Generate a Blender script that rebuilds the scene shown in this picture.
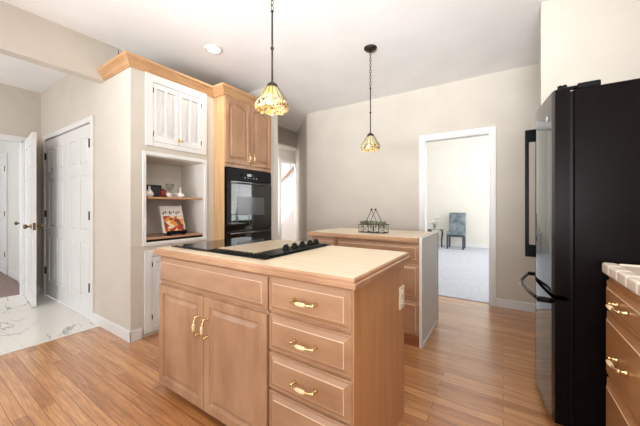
import bpy, bmesh, math, random
from mathutils import Vector, Matrix
for o in list(bpy.data.objects): bpy.data.objects.remove(o)
SC = bpy.context.scene; COL = SC.collection
random.seed(7)
PI = math.pi

# ------------------------------------------------------------ camera
cam = bpy.data.cameras.new('camera'); co = bpy.data.objects.new('camera', cam); COL.objects.link(co)
co.location = (0, 0, 1.18); co.rotation_euler = (PI/2, 0, math.radians(33))
cam.sensor_width = 36; cam.lens = 282/640*36; cam.shift_y = -7/640; cam.clip_start = .02
SC.camera = co
# ------------------------------------------------------------ world, lights, exposure
SC.view_settings.view_transform = 'Standard'; SC.view_settings.look = 'None'
SC.view_settings.gamma = 1; SC.view_settings.use_curve_mapping = False
SC.view_settings.exposure = 0.22
W = bpy.data.worlds.new('world'); SC.world = W; W.use_nodes = True
W.node_tree.nodes['Background'].inputs[0].default_value = (.93, .96, 1, 1)
W.node_tree.nodes['Background'].inputs[1].default_value = 1.0
def area(name, loc, target, sx, sy, power, col=(1, 1, 1), spread=PI):
    l = bpy.data.lights.new(name, 'AREA'); l.shape = 'RECTANGLE'; l.size = sx; l.size_y = sy
    l.energy = power; l.color = col; l.spread = spread
    o = bpy.data.objects.new(name, l); COL.objects.link(o); o.location = loc
    o.rotation_euler = (Vector(target)-Vector(loc)).to_track_quat('-Z', 'Y').to_euler()
    return o
area('daylight_kitchen_windows', (-1.2, -2.6, 1.5), (-1.2, 2, 1.2), 3.6, 1.7, 17, (.95, .975, 1))
area('window_bounce_to_ceiling', (-.9, -1.3, .9), (-1.0, -1.0, 2.75), 3.2, 1.6, 37, (.94, .975, 1), 2.6)  # added upward fill that brightens the ceiling
area('window_bounce_far_ceiling', (-.5, -1.8, 1.2), (-1.2, 3.3, 3.0), 2.6, .8, 41, (.94, .975, 1), 1.1)  # second added fill, tilted to brighten the far ceiling
area('daylight_dining_side', (.95, -.9, 1.55), (-3, 1.2, 1.3), 1.8, 1.2, 24, (.96, .98, 1))
area('daylight_family_room', (3.1, 6.7, 1.9), (-.8, 7.0, 1.0), 3.6, 2.6, 165, (.98, .99, 1))
area('daylight_family_room_rear', (.6, 4.2, 3.2), (.2, 9.0, .8), 2.4, .8, 52, (.97, .98, 1))
area('kitchen_ceiling_fixture', (.1, .55, 2.70), (.1, .75, 0), .5, .5, 13, (1, .97, .93))  # unseen overhead fill added to lift the right counter and floor
area('daylight_foyer', (-4.6, 4.9, 2.3), (-5.6, 6.7, 1.2), 1.0, .9, 110, (.9, .95, 1))
area('daylight_entry_sidelight', (-3.72, 4.0, 1.5), (-4.0, 4.6, 1.5), .2, 1.6, 4, (1, .99, .98), 1.8)  # fill added behind the oven cabinet to brighten the stair casing
area('daylight_hall', (-3.95, -1.7, 1.7), (-5.2, .6, 1.3), 1.0, 1.6, 19, (.97, .98, 1))
area('daylight_back_hall', (-6.6, -1.2, 1.7), (-6.8, 1.1, 1.2), 1.2, 1.4, 22, (.95, .98, 1))

# ------------------------------------------------------------ materials
def lin(c):
    c = c/255
    return c/12.92 if c <= .04045 else ((c+.055)/1.055)**2.4
def S(r, g, b): return (lin(r), lin(g), lin(b), 1)
def newmat(name):
    m = bpy.data.materials.new(name); m.use_nodes = True
    return m, m.node_tree, m.node_tree.nodes['Principled BSDF']
def noise_mat(name, ca, cb, scale=(1, 1, 1), nscale=5, rough=.5, detail=3, bump=0, spec=.5, coat=0, metal=0, lo=.35, hi=.65, bscale=None, bdist=.002):
    m, nt, b = newmat(name)
    tc = nt.nodes.new('ShaderNodeTexCoord'); mp = nt.nodes.new('ShaderNodeMapping'); mp.inputs['Scale'].default_value = scale
    n = nt.nodes.new('ShaderNodeTexNoise'); n.inputs['Scale'].default_value = nscale; n.inputs['Detail'].default_value = detail
    r = nt.nodes.new('ShaderNodeValToRGB'); r.color_ramp.elements[0].position = lo; r.color_ramp.elements[1].position = hi
    r.color_ramp.elements[0].color = ca; r.color_ramp.elements[1].color = cb
    L = nt.links.new
    L(tc.outputs['Object'], mp.inputs[0]); L(mp.outputs[0], n.inputs[0]); L(n.outputs[0], r.inputs[0]); L(r.outputs[0], b.inputs['Base Color'])
    b.inputs['Roughness'].default_value = rough; b.inputs['Specular IOR Level'].default_value = spec
    b.inputs['Coat Weight'].default_value = coat; b.inputs['Coat Roughness'].default_value = .12; b.inputs['Metallic'].default_value = metal
    if bump:
        n2 = n
        if bscale:
            n2 = nt.nodes.new('ShaderNodeTexNoise'); n2.inputs['Scale'].default_value = bscale; n2.inputs['Detail'].default_value = 4
            L(tc.outputs['Object'], n2.inputs[0])
        bp = nt.nodes.new('ShaderNodeBump'); bp.inputs['Strength'].default_value = bump; bp.inputs['Distance'].default_value = bdist
        L(n2.outputs[0], bp.inputs['Height']); L(bp.outputs[0], b.inputs['Normal'])
    return m
def flat(name, c, rough=.5, metal=0, spec=.5, coat=0, trans=0, emit=0, ior=1.45):
    k = [min(1, x*.94) for x in c[:3]]+[1]
    m = noise_mat(name, tuple(k), c, nscale=14, rough=rough, metal=metal, spec=spec, coat=coat)
    b = m.node_tree.nodes['Principled BSDF']
    b.inputs['Transmission Weight'].default_value = trans; b.inputs['IOR'].default_value = ior
    if emit:
        b.inputs['Emission Color'].default_value = c; b.inputs['Emission Strength'].default_value = emit
    return m
M = {}
M['wall'] = noise_mat('greige_wall_paint', S(202, 194, 182), S(207, 199, 187), nscale=3, rough=.85, bump=.15, bscale=180, bdist=.001)
M['ceil'] = noise_mat('textured_ceiling_paint', S(240, 239, 238), S(244, 243, 242), nscale=3, rough=.9, bump=.35, bscale=45, bdist=.004)
M['farwall'] = noise_mat('cream_wall_paint', S(224, 220, 211), S(227, 223, 214), nscale=3, rough=.85)
M['graywall'] = noise_mat('pale_grey_wall_paint', S(214, 213, 205), S(218, 217, 209), nscale=3, rough=.85)
M['white'] = noise_mat('white_trim_paint', S(224, 223, 221), S(228, 227, 225), nscale=3, rough=.4)
M['offwhite'] = noise_mat('soft_white_paint', S(222, 217, 209), S(226, 221, 213), nscale=3, rough=.6)
M['wood'] = noise_mat('pickled_maple_face', S(158, 116, 84), S(186, 146, 113), scale=(4.5, 4.5, 1.4), nscale=2.2, rough=.34, detail=6, coat=.25, lo=.3, hi=.7)
M['woodh'] = noise_mat('pickled_maple_horizontal', S(158, 116, 84), S(186, 146, 113), scale=(1.4, 4.5, 4.5), nscale=2.2, rough=.34, detail=6, coat=.25, lo=.3, hi=.7)
M['woody'] = noise_mat('pickled_maple_depthwise', S(176, 132, 99), S(202, 161, 129), scale=(9, 1.1, 9), nscale=2.2, rough=.34, detail=6, coat=.25, lo=.3, hi=.7)
M['sidewood'] = noise_mat('honey_maple_panel', S(186, 136, 92), S(204, 154, 108), scale=(14, 14, .9), nscale=2.0, rough=.36, detail=6, coat=.2, lo=.3, hi=.7)
M['light_side'] = noise_mat('yellow_maple_side', S(198, 156, 108), S(210, 172, 126), scale=(14, 14, .9), nscale=2.0, rough=.4, detail=6, coat=.2)
M['glaze'] = noise_mat('white_pickling_glaze', S(212, 182, 152), S(220, 192, 164), nscale=20, rough=.4)  # pickling residue, with bevel highlights put into the colour
M['crown'] = noise_mat('maple_crown', S(186, 142, 98), S(202, 160, 118), scale=(2, 2, 9), nscale=2.2, rough=.36, detail=6, coat=.2)
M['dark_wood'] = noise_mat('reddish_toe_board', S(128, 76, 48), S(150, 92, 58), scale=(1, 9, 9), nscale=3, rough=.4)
M['top'] = noise_mat('light_laminate_worktop', S(222, 202, 172), S(232, 214, 186), scale=(1, 7, 7), nscale=5, rough=.3, detail=6)
M['black'] = flat('black_gloss_enamel', S(11, 10, 10), rough=.07, spec=.25)
M['fridge'] = noise_mat('black_fridge_enamel', S(11, 8, 8), S(13, 10, 10), nscale=4, rough=.05, spec=.6)
M['fridge_side'] = noise_mat('black_textured_fridge_side', S(15, 11, 11), S(19, 14, 14), nscale=40, rough=.3, spec=.05, bump=.1, bscale=240, bdist=.0006)
M['blackmat'] = flat('black_plastic', S(14, 14, 15), rough=.35, spec=.15)
M['glassblack'] = flat('black_ceramic_glass', S(10, 9, 9), rough=.03, spec=.9)
M['ovenglass'] = flat('grey_oven_window', S(82, 84, 86), rough=.12)
M['steel'] = flat('dark_steel', S(120, 120, 122), rough=.25, metal=1)
M['brass'] = flat('polished_brass', S(236, 212, 158), rough=.25, metal=1)
M['oldbrass'] = flat('aged_brass', S(122, 98, 62), rough=.35, metal=1)
M['cream'] = flat('cream_ceramic', S(238, 214, 172), rough=.2)
M['bronze'] = flat('dark_bronze', S(58, 48, 40), rough=.4, metal=.6)
M['ivory'] = flat('ivory_outlet_plastic', S(240, 226, 202), rough=.35)
M['beigepanel'] = noise_mat('beige_speckled_griddle', S(160, 144, 122), S(196, 180, 156), nscale=120, rough=.45, detail=2)
M['porcelain'] = flat('white_porcelain', S(236, 232, 226), rough=.2)
M['redglaze'] = flat('dark_red_glaze', S(140, 52, 46), rough=.3)
M['darkbook'] = flat('dark_photo_print', S(52, 52, 58), rough=.4)
M['leaf'] = noise_mat('grey_green_leaf', S(92, 100, 72), S(134, 138, 108), nscale=60, rough=.6)
M['leafdark'] = noise_mat('dark_purple_green_leaf', S(66, 62, 56), S(96, 92, 76), nscale=60, rough=.6)
M['chair'] = noise_mat('blue_grey_upholstery', S(92, 104, 110), S(136, 149, 156), nscale=8, rough=.6)
M['chairleg'] = flat('slate_chair_leg', S(70, 78, 84), rough=.5)
M['iron'] = flat('dark_iron', S(52, 50, 48), rough=.5, metal=.4)
M['silk'] = flat('white_petal', S(242, 238, 226), rough=.7)
M['handleblack'] = flat('satin_black_handle', S(9, 9, 10), rough=.35, spec=.08)
M['grout'] = flat('tan_grout', S(222, 200, 172), rough=.8)
M['tilesolid'] = noise_mat('beige_bullnose_tile', S(240, 226, 208), S(246, 234, 218), nscale=18, rough=.25)
M['zinc'] = flat('pale_grey_pot', S(188, 184, 178), rough=.5)
M['label'] = flat('badge_silver', S(205, 205, 208), rough=.4)
M['rail'] = noise_mat('oak_handrail', S(150, 108, 74), S(170, 126, 90), scale=(2, 2, 2), nscale=9, rough=.35)
M['bulb'] = flat('glowing_bulb', S(255, 236, 200), emit=1.6)
M['downlight'] = flat('glowing_downlight_lens', S(255, 248, 236), emit=4)
M['carpet'] = noise_mat('pale_grey_carpet', S(184, 188, 198), S(202, 206, 214), nscale=26, rough=1, detail=6, spec=.1, bump=.5, bscale=160, bdist=.006)
M['hallcarpet'] = noise_mat('taupe_carpet', S(140, 120, 116), S(158, 138, 132), nscale=30, rough=1, spec=.1)
M['clear'] = flat('clear_glass', S(240, 246, 244), rough=.03, trans=1, ior=1.12)
M['pane'] = flat('window_glass', S(245, 250, 252), rough=.0, trans=1, ior=1.05)
M['bark'] = noise_mat('tree_bark', S(86, 72, 58), S(110, 94, 78), nscale=12, rough=.9)
M['foliage'] = noise_mat('tree_foliage', S(70, 100, 48), S(120, 148, 76), nscale=3, rough=.8)
M['grass'] = noise_mat('lawn_grass', S(96, 118, 60), S(130, 148, 84), nscale=3, rough=1)

def floor_mat():
    m, nt, b = newmat('oak_strip_floor'); L = nt.links.new
    tc = nt.nodes.new('ShaderNodeTexCoord')
    br = nt.nodes.new('ShaderNodeTexBrick'); br.offset = .37; br.offset_frequency = 2; br.squash = 1
    br.inputs['Scale'].default_value = 1; br.inputs['Brick Width'].default_value = .95; br.inputs['Row Height'].default_value = .062
    br.inputs['Mortar Size'].default_value = .0017; br.inputs['Mortar Smooth'].default_value = .2; br.inputs['Bias'].default_value = 0
    br.inputs['Color1'].default_value = (0, 0, 0, 1); br.inputs['Color2'].default_value = (1, 1, 1, 1); br.inputs['Mortar'].default_value = (.5, .5, .5, 1)
    L(tc.outputs['Object'], br.inputs[0])
    r = nt.nodes.new('ShaderNodeValToRGB'); e = r.color_ramp.elements
    e[0].color = S(180, 120, 70); e[1].color = S(218, 164, 112)
    x = e.new(.5); x.color = S(200, 143, 90)
    L(br.outputs['Color'], r.inputs[0])
    mp = nt.nodes.new('ShaderNodeMapping'); mp.inputs['Scale'].default_value = (1.3, 26, 1); L(tc.outputs['Object'], mp.inputs[0])
    n = nt.nodes.new('ShaderNodeTexNoise'); n.inputs['Scale'].default_value = 3; n.inputs['Detail'].default_value = 7; n.inputs['Distortion'].default_value = 1.2
    L(mp.outputs[0], n.inputs[0])
    r2 = nt.nodes.new('ShaderNodeValToRGB'); r2.color_ramp.elements[0].position = .35; r2.color_ramp.elements[1].position = .7
    r2.color_ramp.elements[0].color = (.64, .56, .48, 1); r2.color_ramp.elements[1].color = (1.06, 1.06, 1.06, 1); L(n.outputs[0], r2.inputs[0])
    mx = nt.nodes.new('ShaderNodeMix'); mx.data_type = 'RGBA'; mx.blend_type = 'MULTIPLY'; mx.inputs[0].default_value = 1
    L(r.outputs[0], mx.inputs[6]); L(r2.outputs[0], mx.inputs[7])
    mm = nt.nodes.new('ShaderNodeMix'); mm.data_type = 'RGBA'; L(br.outputs['Fac'], mm.inputs[0]); L(mx.outputs[2], mm.inputs[6]); mm.inputs[7].default_value = S(120, 74, 42)
    L(mm.outputs[2], b.inputs['Base Color'])
    b.inputs['Roughness'].default_value = .3; b.inputs['Coat Weight'].default_value = 1; b.inputs['Coat Roughness'].default_value = .2
    bp = nt.nodes.new('ShaderNodeBump'); bp.inputs['Strength'].default_value = .25; bp.inputs['Distance'].default_value = .001; bp.invert = True
    L(br.outputs['Fac'], bp.inputs['Height']); L(bp.outputs[0], b.inputs['Normal'])
    return m
def marble_mat():
    m, nt, b = newmat('white_marble_tile'); L = nt.links.new
    tc = nt.nodes.new('ShaderNodeTexCoord')
    mp = nt.nodes.new('ShaderNodeMapping'); mp.inputs['Rotation'].default_value = (0, 0, .5); mp.inputs['Scale'].default_value = (.55, 1.5, 1); L(tc.outputs['Object'], mp.inputs[0])
    n = nt.nodes.new('ShaderNodeTexNoise'); n.inputs['Scale'].default_value = 1.5; n.inputs['Detail'].default_value = 5; n.inputs['Distortion'].default_value = .9
    L(mp.outputs[0], n.inputs[0])
    r = nt.nodes.new('ShaderNodeValToRGB'); e = r.color_ramp.elements; e[0].position = .0; e[1].position = 1
    e[0].color = S(228, 225, 218); e[1].color = S(222, 219, 211)
    for p, c in ((.485, S(226, 223, 216)), (.5, S(150, 144, 138)), (.512, S(224, 220, 213)), (.60, S(226, 223, 216)), (.605, S(206, 200, 192)), (.61, S(226, 222, 215))):
        x = e.new(p); x.color = c
    L(n.outputs[0], r.inputs[0])
    mk = nt.nodes.new('ShaderNodeTexNoise'); mk.inputs['Scale'].default_value = 2.6; mk.inputs['Detail'].default_value = 2; L(tc.outputs['Object'], mk.inputs[0])
    mr = nt.nodes.new('ShaderNodeValToRGB'); mr.color_ramp.elements[0].position = .47; mr.color_ramp.elements[1].position = .56; L(mk.outputs[0], mr.inputs[0])
    mv = nt.nodes.new('ShaderNodeMix'); mv.data_type = 'RGBA'; L(mr.outputs[0], mv.inputs[0]); mv.inputs[6].default_value = S(226, 223, 216); L(r.outputs[0], mv.inputs[7])
    br = nt.nodes.new('ShaderNodeTexBrick'); br.offset = .5
    br.inputs['Scale'].default_value = 1; br.inputs['Brick Width'].default_value = .62; br.inputs['Row Height'].default_value = .31; br.inputs['Mortar Size'].default_value = .0018
    L(tc.outputs['Object'], br.inputs[0])
    mm = nt.nodes.new('ShaderNodeMix'); mm.data_type = 'RGBA'; L(br.outputs['Fac'], mm.inputs[0]); L(mv.outputs[2], mm.inputs[6]); mm.inputs[7].default_value = S(212, 208, 200)
    L(mm.outputs[2], b.inputs['Base Color']); b.inputs['Roughness'].default_value = .25
    return m
def tile_mat():
    m, nt, b = newmat('beige_counter_tile'); L = nt.links.new
    tc = nt.nodes.new('ShaderNodeTexCoord'); br = nt.nodes.new('ShaderNodeTexBrick'); br.offset = 0
    br.inputs['Scale'].default_value = 1; br.inputs['Brick Width'].default_value = .105; br.inputs['Row Height'].default_value = .105; br.inputs['Mortar Size'].default_value = .0022
    br.inputs['Color1'].default_value = S(232, 216, 196); br.inputs['Color2'].default_value = S(224, 206, 186); br.inputs['Mortar'].default_value = S(206, 176, 138)
    L(tc.outputs['Object'], br.inputs[0]); L(br.outputs['Color'], b.inputs['Base Color']); b.inputs['Roughness'].default_value = .25
    return m
def shade_mat(name, warm):
    m, nt, b = newmat(name); L = nt.links.new
    tc = nt.nodes.new('ShaderNodeTexCoord'); sp = nt.nodes.new('ShaderNodeSeparateXYZ'); L(tc.outputs['Object'], sp.inputs[0])
    v = nt.nodes.new('ShaderNodeTexVoronoi'); v.inputs['Scale'].default_value = 85; L(tc.outputs['Object'], v.inputs[0])
    r = nt.nodes.new('ShaderNodeValToRGB'); r.color_ramp.interpolation = 'CONSTANT'; e = r.color_ramp.elements
    e[0].color = S(178, 156, 92); e[1].position = .25; e[1].color = S(200, 190, 158)
    for p, c in ((.48, S(170, 142, 72)), (.66, S(140, 88, 60)), (.76, S(192, 182, 154)), (.9, S(72, 58, 66))):
        x = e.new(p); x.color = c
    sr = nt.nodes.new('ShaderNodeSeparateColor'); L(v.outputs['Color'], sr.inputs[0]); L(sr.outputs[0], r.inputs[0])
    ang = nt.nodes.new('ShaderNodeTexNoise'); ang.inputs['Scale'].default_value = 9; L(tc.outputs['Object'], ang.inputs[0])
    r2 = nt.nodes.new('ShaderNodeValToRGB'); r2.color_ramp.elements[0].position = .42; r2.color_ramp.elements[1].position = .58
    r2.color_ramp.elements[0].color = S(168, 152, 80) if warm else S(188, 176, 142); r2.color_ramp.elements[1].color = S(190, 180, 140); L(ang.outputs[0], r2.inputs[0])
    lt = nt.nodes.new('ShaderNodeMath'); lt.operation = 'LESS_THAN'; L(sp.outputs[2], lt.inputs[0]); lt.inputs[1].default_value = .046
    mx = nt.nodes.new('ShaderNodeMix'); mx.data_type = 'RGBA'; L(lt.outputs[0], mx.inputs[0]); L(r2.outputs[0], mx.inputs[6]); L(r.outputs[0], mx.inputs[7])
    L(mx.outputs[2], b.inputs['Base Color']); b.inputs['Roughness'].default_value = .25
    L(mx.outputs[2], b.inputs['Emission Color']); b.inputs['Emission Strength'].default_value = .05
    return m
def cover_mat():
    m, nt, b = newmat('cookbook_cover_print'); L = nt.links.new
    tc = nt.nodes.new('ShaderNodeTexCoord'); v = nt.nodes.new('ShaderNodeTexVoronoi'); v.inputs['Scale'].default_value = 26; L(tc.outputs['Object'], v.inputs[0])
    sr = nt.nodes.new('ShaderNodeSeparateColor'); L(v.outputs['Color'], sr.inputs[0])
    r = nt.nodes.new('ShaderNodeValToRGB'); r.color_ramp.interpolation = 'CONSTANT'; e = r.color_ramp.elements
    e[0].color = S(190, 60, 36); e[1].position = .3; e[1].color = S(226, 150, 60)
    for p, c in ((.55, S(236, 214, 176)), (.75, S(150, 48, 34)), (.88, S(90, 84, 48))):
        x = e.new(p); x.color = c
    L(sr.outputs[0], r.inputs[0]); L(r.outputs[0], b.inputs['Base Color']); b.inputs['Roughness'].default_value = .3
    return m
M['floor'] = floor_mat(); M['marble'] = marble_mat(); M['tile'] = tile_mat()
M['shade1'] = shade_mat('leaded_yellow_glass', True); M['shade2'] = shade_mat('leaded_cream_glass', False); M['cover'] = cover_mat()

# ------------------------------------------------------------ mesh helpers
class B:
    def __init__(s): s.bm = bmesh.new(); s.mats = []
    def mi(s, m):
        if m not in s.mats: s.mats.append(m)
        return s.mats.index(m)
    def box(s, x0, x1, y0, y1, z0, z1, m, bev=0, rot=None, seg=1):
        t = bmesh.new(); bmesh.ops.create_cube(t, size=1)
        for v in t.verts: v.co = Vector(((x0+x1)/2+v.co.x*(x1-x0), (y0+y1)/2+v.co.y*(y1-y0), (z0+z1)/2+v.co.z*(z1-z0)))
        if bev: bmesh.ops.bevel(t, geom=t.edges[:], offset=bev, segments=seg, affect='EDGES', profile=.6)
        if rot:
            c, ax, an = rot
            R = Matrix.Translation(Vector(c)) @ Matrix.Rotation(an, 4, ax) @ Matrix.Translation(-Vector(c))
            bmesh.ops.transform(t, matrix=R, verts=t.verts)
        s.merge(t, m); return s
    def merge(s, t, m, smooth=False):
        i = s.mi(m); d = {}
        for v in t.verts: d[v] = s.bm.verts.new(v.co)
        for f in t.faces:
            try: g = s.bm.faces.new([d[v] for v in f.verts])
            except ValueError: continue
            g.material_index = i; g.smooth = smooth or f.smooth
        t.free()
    def prism(s, pts, z0, z1, m):           # horizontal polygon extruded upward
        i = s.mi(m); lo = [s.bm.verts.new((p[0], p[1], z0)) for p in pts]; hi = [s.bm.verts.new((p[0], p[1], z1)) for p in pts]
        n = len(pts); fs = [s.bm.faces.new(lo[::-1]), s.bm.faces.new(hi)]
        for k in range(n): fs.append(s.bm.faces.new((lo[k], lo[(k+1) % n], hi[(k+1) % n], hi[k])))
        for f in fs: f.material_index = i
        return s
    def lathe(s, c, prof, m, seg=20, axis='Z', smooth=True, squash=(1, 1, 1)):
        i = s.mi(m); rings = []
        for r, z in prof:
            ring = []
            for k in range(seg):
                a = 2*PI*k/seg; p = (r*math.cos(a), r*math.sin(a), z)
                if axis == 'X': p = (p[2], p[0], p[1])
                if axis == 'Y': p = (p[0], p[2], p[1])
                ring.append(s.bm.verts.new((c[0]+p[0]*squash[0], c[1]+p[1]*squash[1], c[2]+p[2]*squash[2])))
            rings.append(ring)
        for a, b in zip(rings, rings[1:]):
            for k in range(seg):
                f = s.bm.faces.new((a[k], a[(k+1) % seg], b[(k+1) % seg], b[k])); f.material_index = i; f.smooth = smooth
        for ring in (rings[0][::-1], rings[-1]):
            f = s.bm.faces.new(ring); f.material_index = i
        return s
    def ball(s, c, r, m, sq=(1, 1, 1), seg=14):
        n = 8; pr = [(max(.0004, r*math.sin(PI*k/n)), -r*math.cos(PI*k/n)) for k in range(n+1)]
        return s.lathe(c, pr, m, seg, squash=sq)
    def tube(s, pts, rad, m, seg=8, closed=False):
        i = s.mi(m); P = [Vector(p) for p in pts]; n = len(P)
        R = rad if isinstance(rad, (list, tuple)) else [rad]*n
        rings = []; nrm = None
        for k in range(n):
            a = P[(k-1) % n] if (closed or k > 0) else P[k]; b = P[(k+1) % n] if (closed or k < n-1) else P[k]
            t = (b-a).normalized()
            if nrm is None: nrm = t.orthogonal().normalized()
            nrm = (nrm-t*nrm.dot(t)).normalized(); bi = t.cross(nrm)
            rings.append([s.bm.verts.new(P[k]+(nrm*math.cos(2*PI*j/seg)+bi*math.sin(2*PI*j/seg))*R[k]) for j in range(seg)])
        pr = list(zip(rings, rings[1:]))+([(rings[-1], rings[0])] if closed else [])
        for a, b in pr:
            for j in range(seg):
                f = s.bm.faces.new((a[j], a[(j+1) % seg], b[(j+1) % seg], b[j])); f.material_index = i; f.smooth = True
        if not closed:
            for ring in (rings[0][::-1], rings[-1]):
                f = s.bm.faces.new(ring); f.material_index = i
        return s
    def rings(s, O, U, w, h, prof, m, nt=1, glaze=None):
        """raised rectangular panel. O lower left corner, U across, Z up, N = U x Z out. prof: (inset, depth, arch)"""
        i = s.mi(m); O = Vector(O); U = Vector(U); Z = Vector((0, 0, 1)); N = U.cross(Z); R = []
        for q in prof:
            ins, dep = q[0], q[1]; arch = q[2] if len(q) > 2 else 0
            a0, a1, b0, b1 = ins, w-ins, ins, h-ins; pts = [(a0, b0), (a1, b0)]
            for k in range(nt+1):
                t = k/nt; x = a1+(a0-a1)*t; c = 1-abs(2*t-1); sm = math.sin(PI*t) if nt > 1 else 0
                pts.append((x, b1-arch*(1-sm)))
            R.append([s.bm.verts.new(O+U*x+Z*z+N*dep) for x, z in pts])
        n = len(R[0])
        gi = s.mi('glaze') if glaze else i
        for q, (a, b) in enumerate(zip(R, R[1:])):
            for k in range(n):
                f = s.bm.faces.new((a[k], a[(k+1) % n], b[(k+1) % n], b[k])); f.material_index = gi if glaze and q in glaze else i
        f = s.bm.faces.new(R[-1]); f.material_index = i
        f = s.bm.faces.new(R[0][::-1]); f.material_index = i
        return s
    def sweep(s, path, prof, m):
        """prof points (out, z) swept along horizontal path, mitred; out = right-hand side"""
        i = s.mi(m); P = [Vector((p[0], p[1], 0)) for p in path]; n = len(P); R = []
        for k in range(n):
            d1 = (P[k]-P[k-1]).normalized() if k > 0 else None; d2 = (P[k+1]-P[k]).normalized() if k < n-1 else None
            r = lambda d: Vector((d.y, -d.x, 0))
            if d1 is None: o = r(d2)
            elif d2 is None: o = r(d1)
            else:
                o = (r(d1)+r(d2)); o = o/ (o.dot(r(d1)))
            R.append([s.bm.verts.new((P[k].x+o.x*q[0], P[k].y+o.y*q[0], q[1])) for q in prof])
        for a, b in zip(R, R[1:]):
            for k in range(len(prof)):
                j = (k+1) % len(prof); f = s.bm.faces.new((a[k], a[j], b[j], b[k])); f.material_index = i
        s.bm.faces.new(R[0][::-1]).material_index = i; s.bm.faces.new(R[-1]).material_index = i
        return s
    def out(s, name, parent=None, base=None):
        bmesh.ops.recalc_face_normals(s.bm, faces=s.bm.faces)
        me = bpy.data.meshes.new(name)
        if base is None and parent is not None:
            p = parent; base = Vector((0, 0, 0))
            while p: base = base+Vector(p.location); p = p.parent
        if base is None: base = Vector((0, 0, 0))
        bmesh.ops.translate(s.bm, vec=-Vector(base), verts=s.bm.verts)
        s.bm.to_mesh(me); s.bm.free()
        for m in s.mats: me.materials.append(m if not isinstance(m, str) else M[m])
        o = bpy.data.objects.new(name, me); COL.objects.link(o)
        if parent: o.parent = parent
        else: o.location = base
        return o
def thing(name, label, cat, loc, group=None):
    o = bpy.data.objects.new(name, None); COL.objects.link(o); o.location = loc; o.empty_display_size = .05
    return tag(o, label, cat, group)
def tag(o, label, cat, group=None):
    o['label'] = label; o['category'] = cat
    if group: o['group'] = group
    return o
def struct(b, name, label=None):
    o = b.out(name); o['kind'] = 'structure'
    if label: o['label'] = label
    return o
X = (1, 0, 0); Yp = (0, 1, 0); Yn = (0, -1, 0); Xn = (-1, 0, 0)

# ------------------------------------------------------------ shell
CZ = 2.75
b = B(); b.box(-3.33, 1.15, -2.7, 3.97, -.1, 0, 'floor'); struct(b, 'floor', 'honey oak strip floor of the kitchen')
b = B(); b.box(-5.40, -3.33, -2.2, 1.16, -.1, .002, 'marble'); b.box(-3.345, -3.315, -2.2, 1.14, 0, .006, 'offwhite'); struct(b, 'floor_hall', 'white marble tile floor with grey veins')
b = B(); b.box(-9.2, -5.40, -2.2, 1.16, -.1, 0, 'hallcarpet'); struct(b, 'floor_back_hall', 'taupe floor beyond the hall doorway')
b = B(); b.box(-2.4, 3.4, 3.97, 9.2, -.1, .008, 'carpet'); struct(b, 'floor_family_room', 'pale grey carpet beyond the cased opening')
b = B(); b.box(-7.2, -2.4, 3.97, 9.2, -.1, 0, 'floor'); b.box(-7.2, -3.33, 1.3, 3.97, -.1, 0, 'floor'); struct(b, 'floor_foyer')
b = B(); b.box(-3.33, 1.15, -2.7, 5.2, CZ, CZ+.1, 'ceil'); b.box(-3.80, -3.33, 1.26, 5.2, CZ, CZ+.1, 'ceil'); struct(b, 'ceiling', 'white textured kitchen ceiling')
b = B(); b.box(-5.40, -3.33, -2.2, 1.26, 2.72, 2.82, 'ceil'); struct(b, 'ceiling_hall')
b = B(); b.box(-9.2, -5.40, -2.2, 1.26, 2.6, 2.7, 'ceil'); struct(b, 'ceiling_back_hall')
b = B(); b.box(-2.4, 3.4, 4.02, 9.2, 3.7, 3.8, 'ceil'); struct(b, 'ceiling_family_room')
b = B(); b.box(-7.2, -4.1, 3.3, 9.2, 3.4, 3.5, 'ceil'); struct(b, 'ceiling_foyer')

YB = 3.91; YB2 = 4.02
b = B()
b.box(-2.81, -.885, YB, YB2, 0, CZ+.02, 'wall'); b.box(-.13, 1.15, YB, YB2, 0, CZ+.02, 'wall'); b.box(-.885, -.13, YB, YB2, 2.06, CZ+.02, 'wall')
struct(b, 'wall_back', 'greige wall with a white cased opening')
b = B(); b.prism([(-2.81, YB), (-4.05, YB+1.24), (-3.98, YB+1.32), (-2.74, YB2)], 0, CZ+.02, 'wall'); struct(b, 'wall_angled', 'narrow angled greige wall beside the foyer passage')
b = B(); b.box(.245, 1.05, 2.76, 2.87, 0, CZ, 'wall'); struct(b, 'wall_stub', 'greige wall stub behind the refrigerator')
b = B(); b.box(1.05, 1.15, -2.7, 3.91, 0, CZ, 'wall'); struct(b, 'wall_right')
# built in block: niche opening y 1.277..1.872, z .847..1.64, depth to x=-3.14 ; louver recesses shallow
XL = -2.706; YC = 1.154; XB = -3.22
b = B(); TZ = 2.47
b.box(XB, XL, YC, 1.277, 0, TZ, 'wall'); b.box(XB, XL, 1.872, 1.995, 0, TZ, 'wall')
b.box(XB, XL-.03, 1.277, 1.872, 0, .847, 'wall'); b.box(XB, XL-.03, 1.277, 1.872, 1.64, TZ, 'wall'); b.box(XL-.03, XL, 1.277, 1.872, 2.32, TZ, 'wall'); b.box(XL-.03, XL, 1.277, 1.872, 0, .09, 'wall')
b.box(XL-.03, XL, 1.277, 1.872, .73, .847, 'wall'); b.box(XL-.03, XL, 1.277, 1.872, 1.64, 1.76, 'wall')
b.box(XB, -3.14, 1.277, 1.872, .847, 1.64, 'offwhite'); b.box(-3.14, XL-.001, 1.277, 1.280, .847, 1.64, 'offwhite'); b.box(-3.14, XL-.001, 1.869, 1.872, .847, 1.64, 'offwhite'); b.box(-3.14, XL-.031, 1.280, 1.869, 1.637, 1.64, 'offwhite')
struct(b, 'wall_left', 'greige built-in wall block with an open niche')
b = B(); b.box(-3.33, XB, 1.27, 2.90, 0, CZ, 'wall'); struct(b, 'wall_left_rear')
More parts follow.
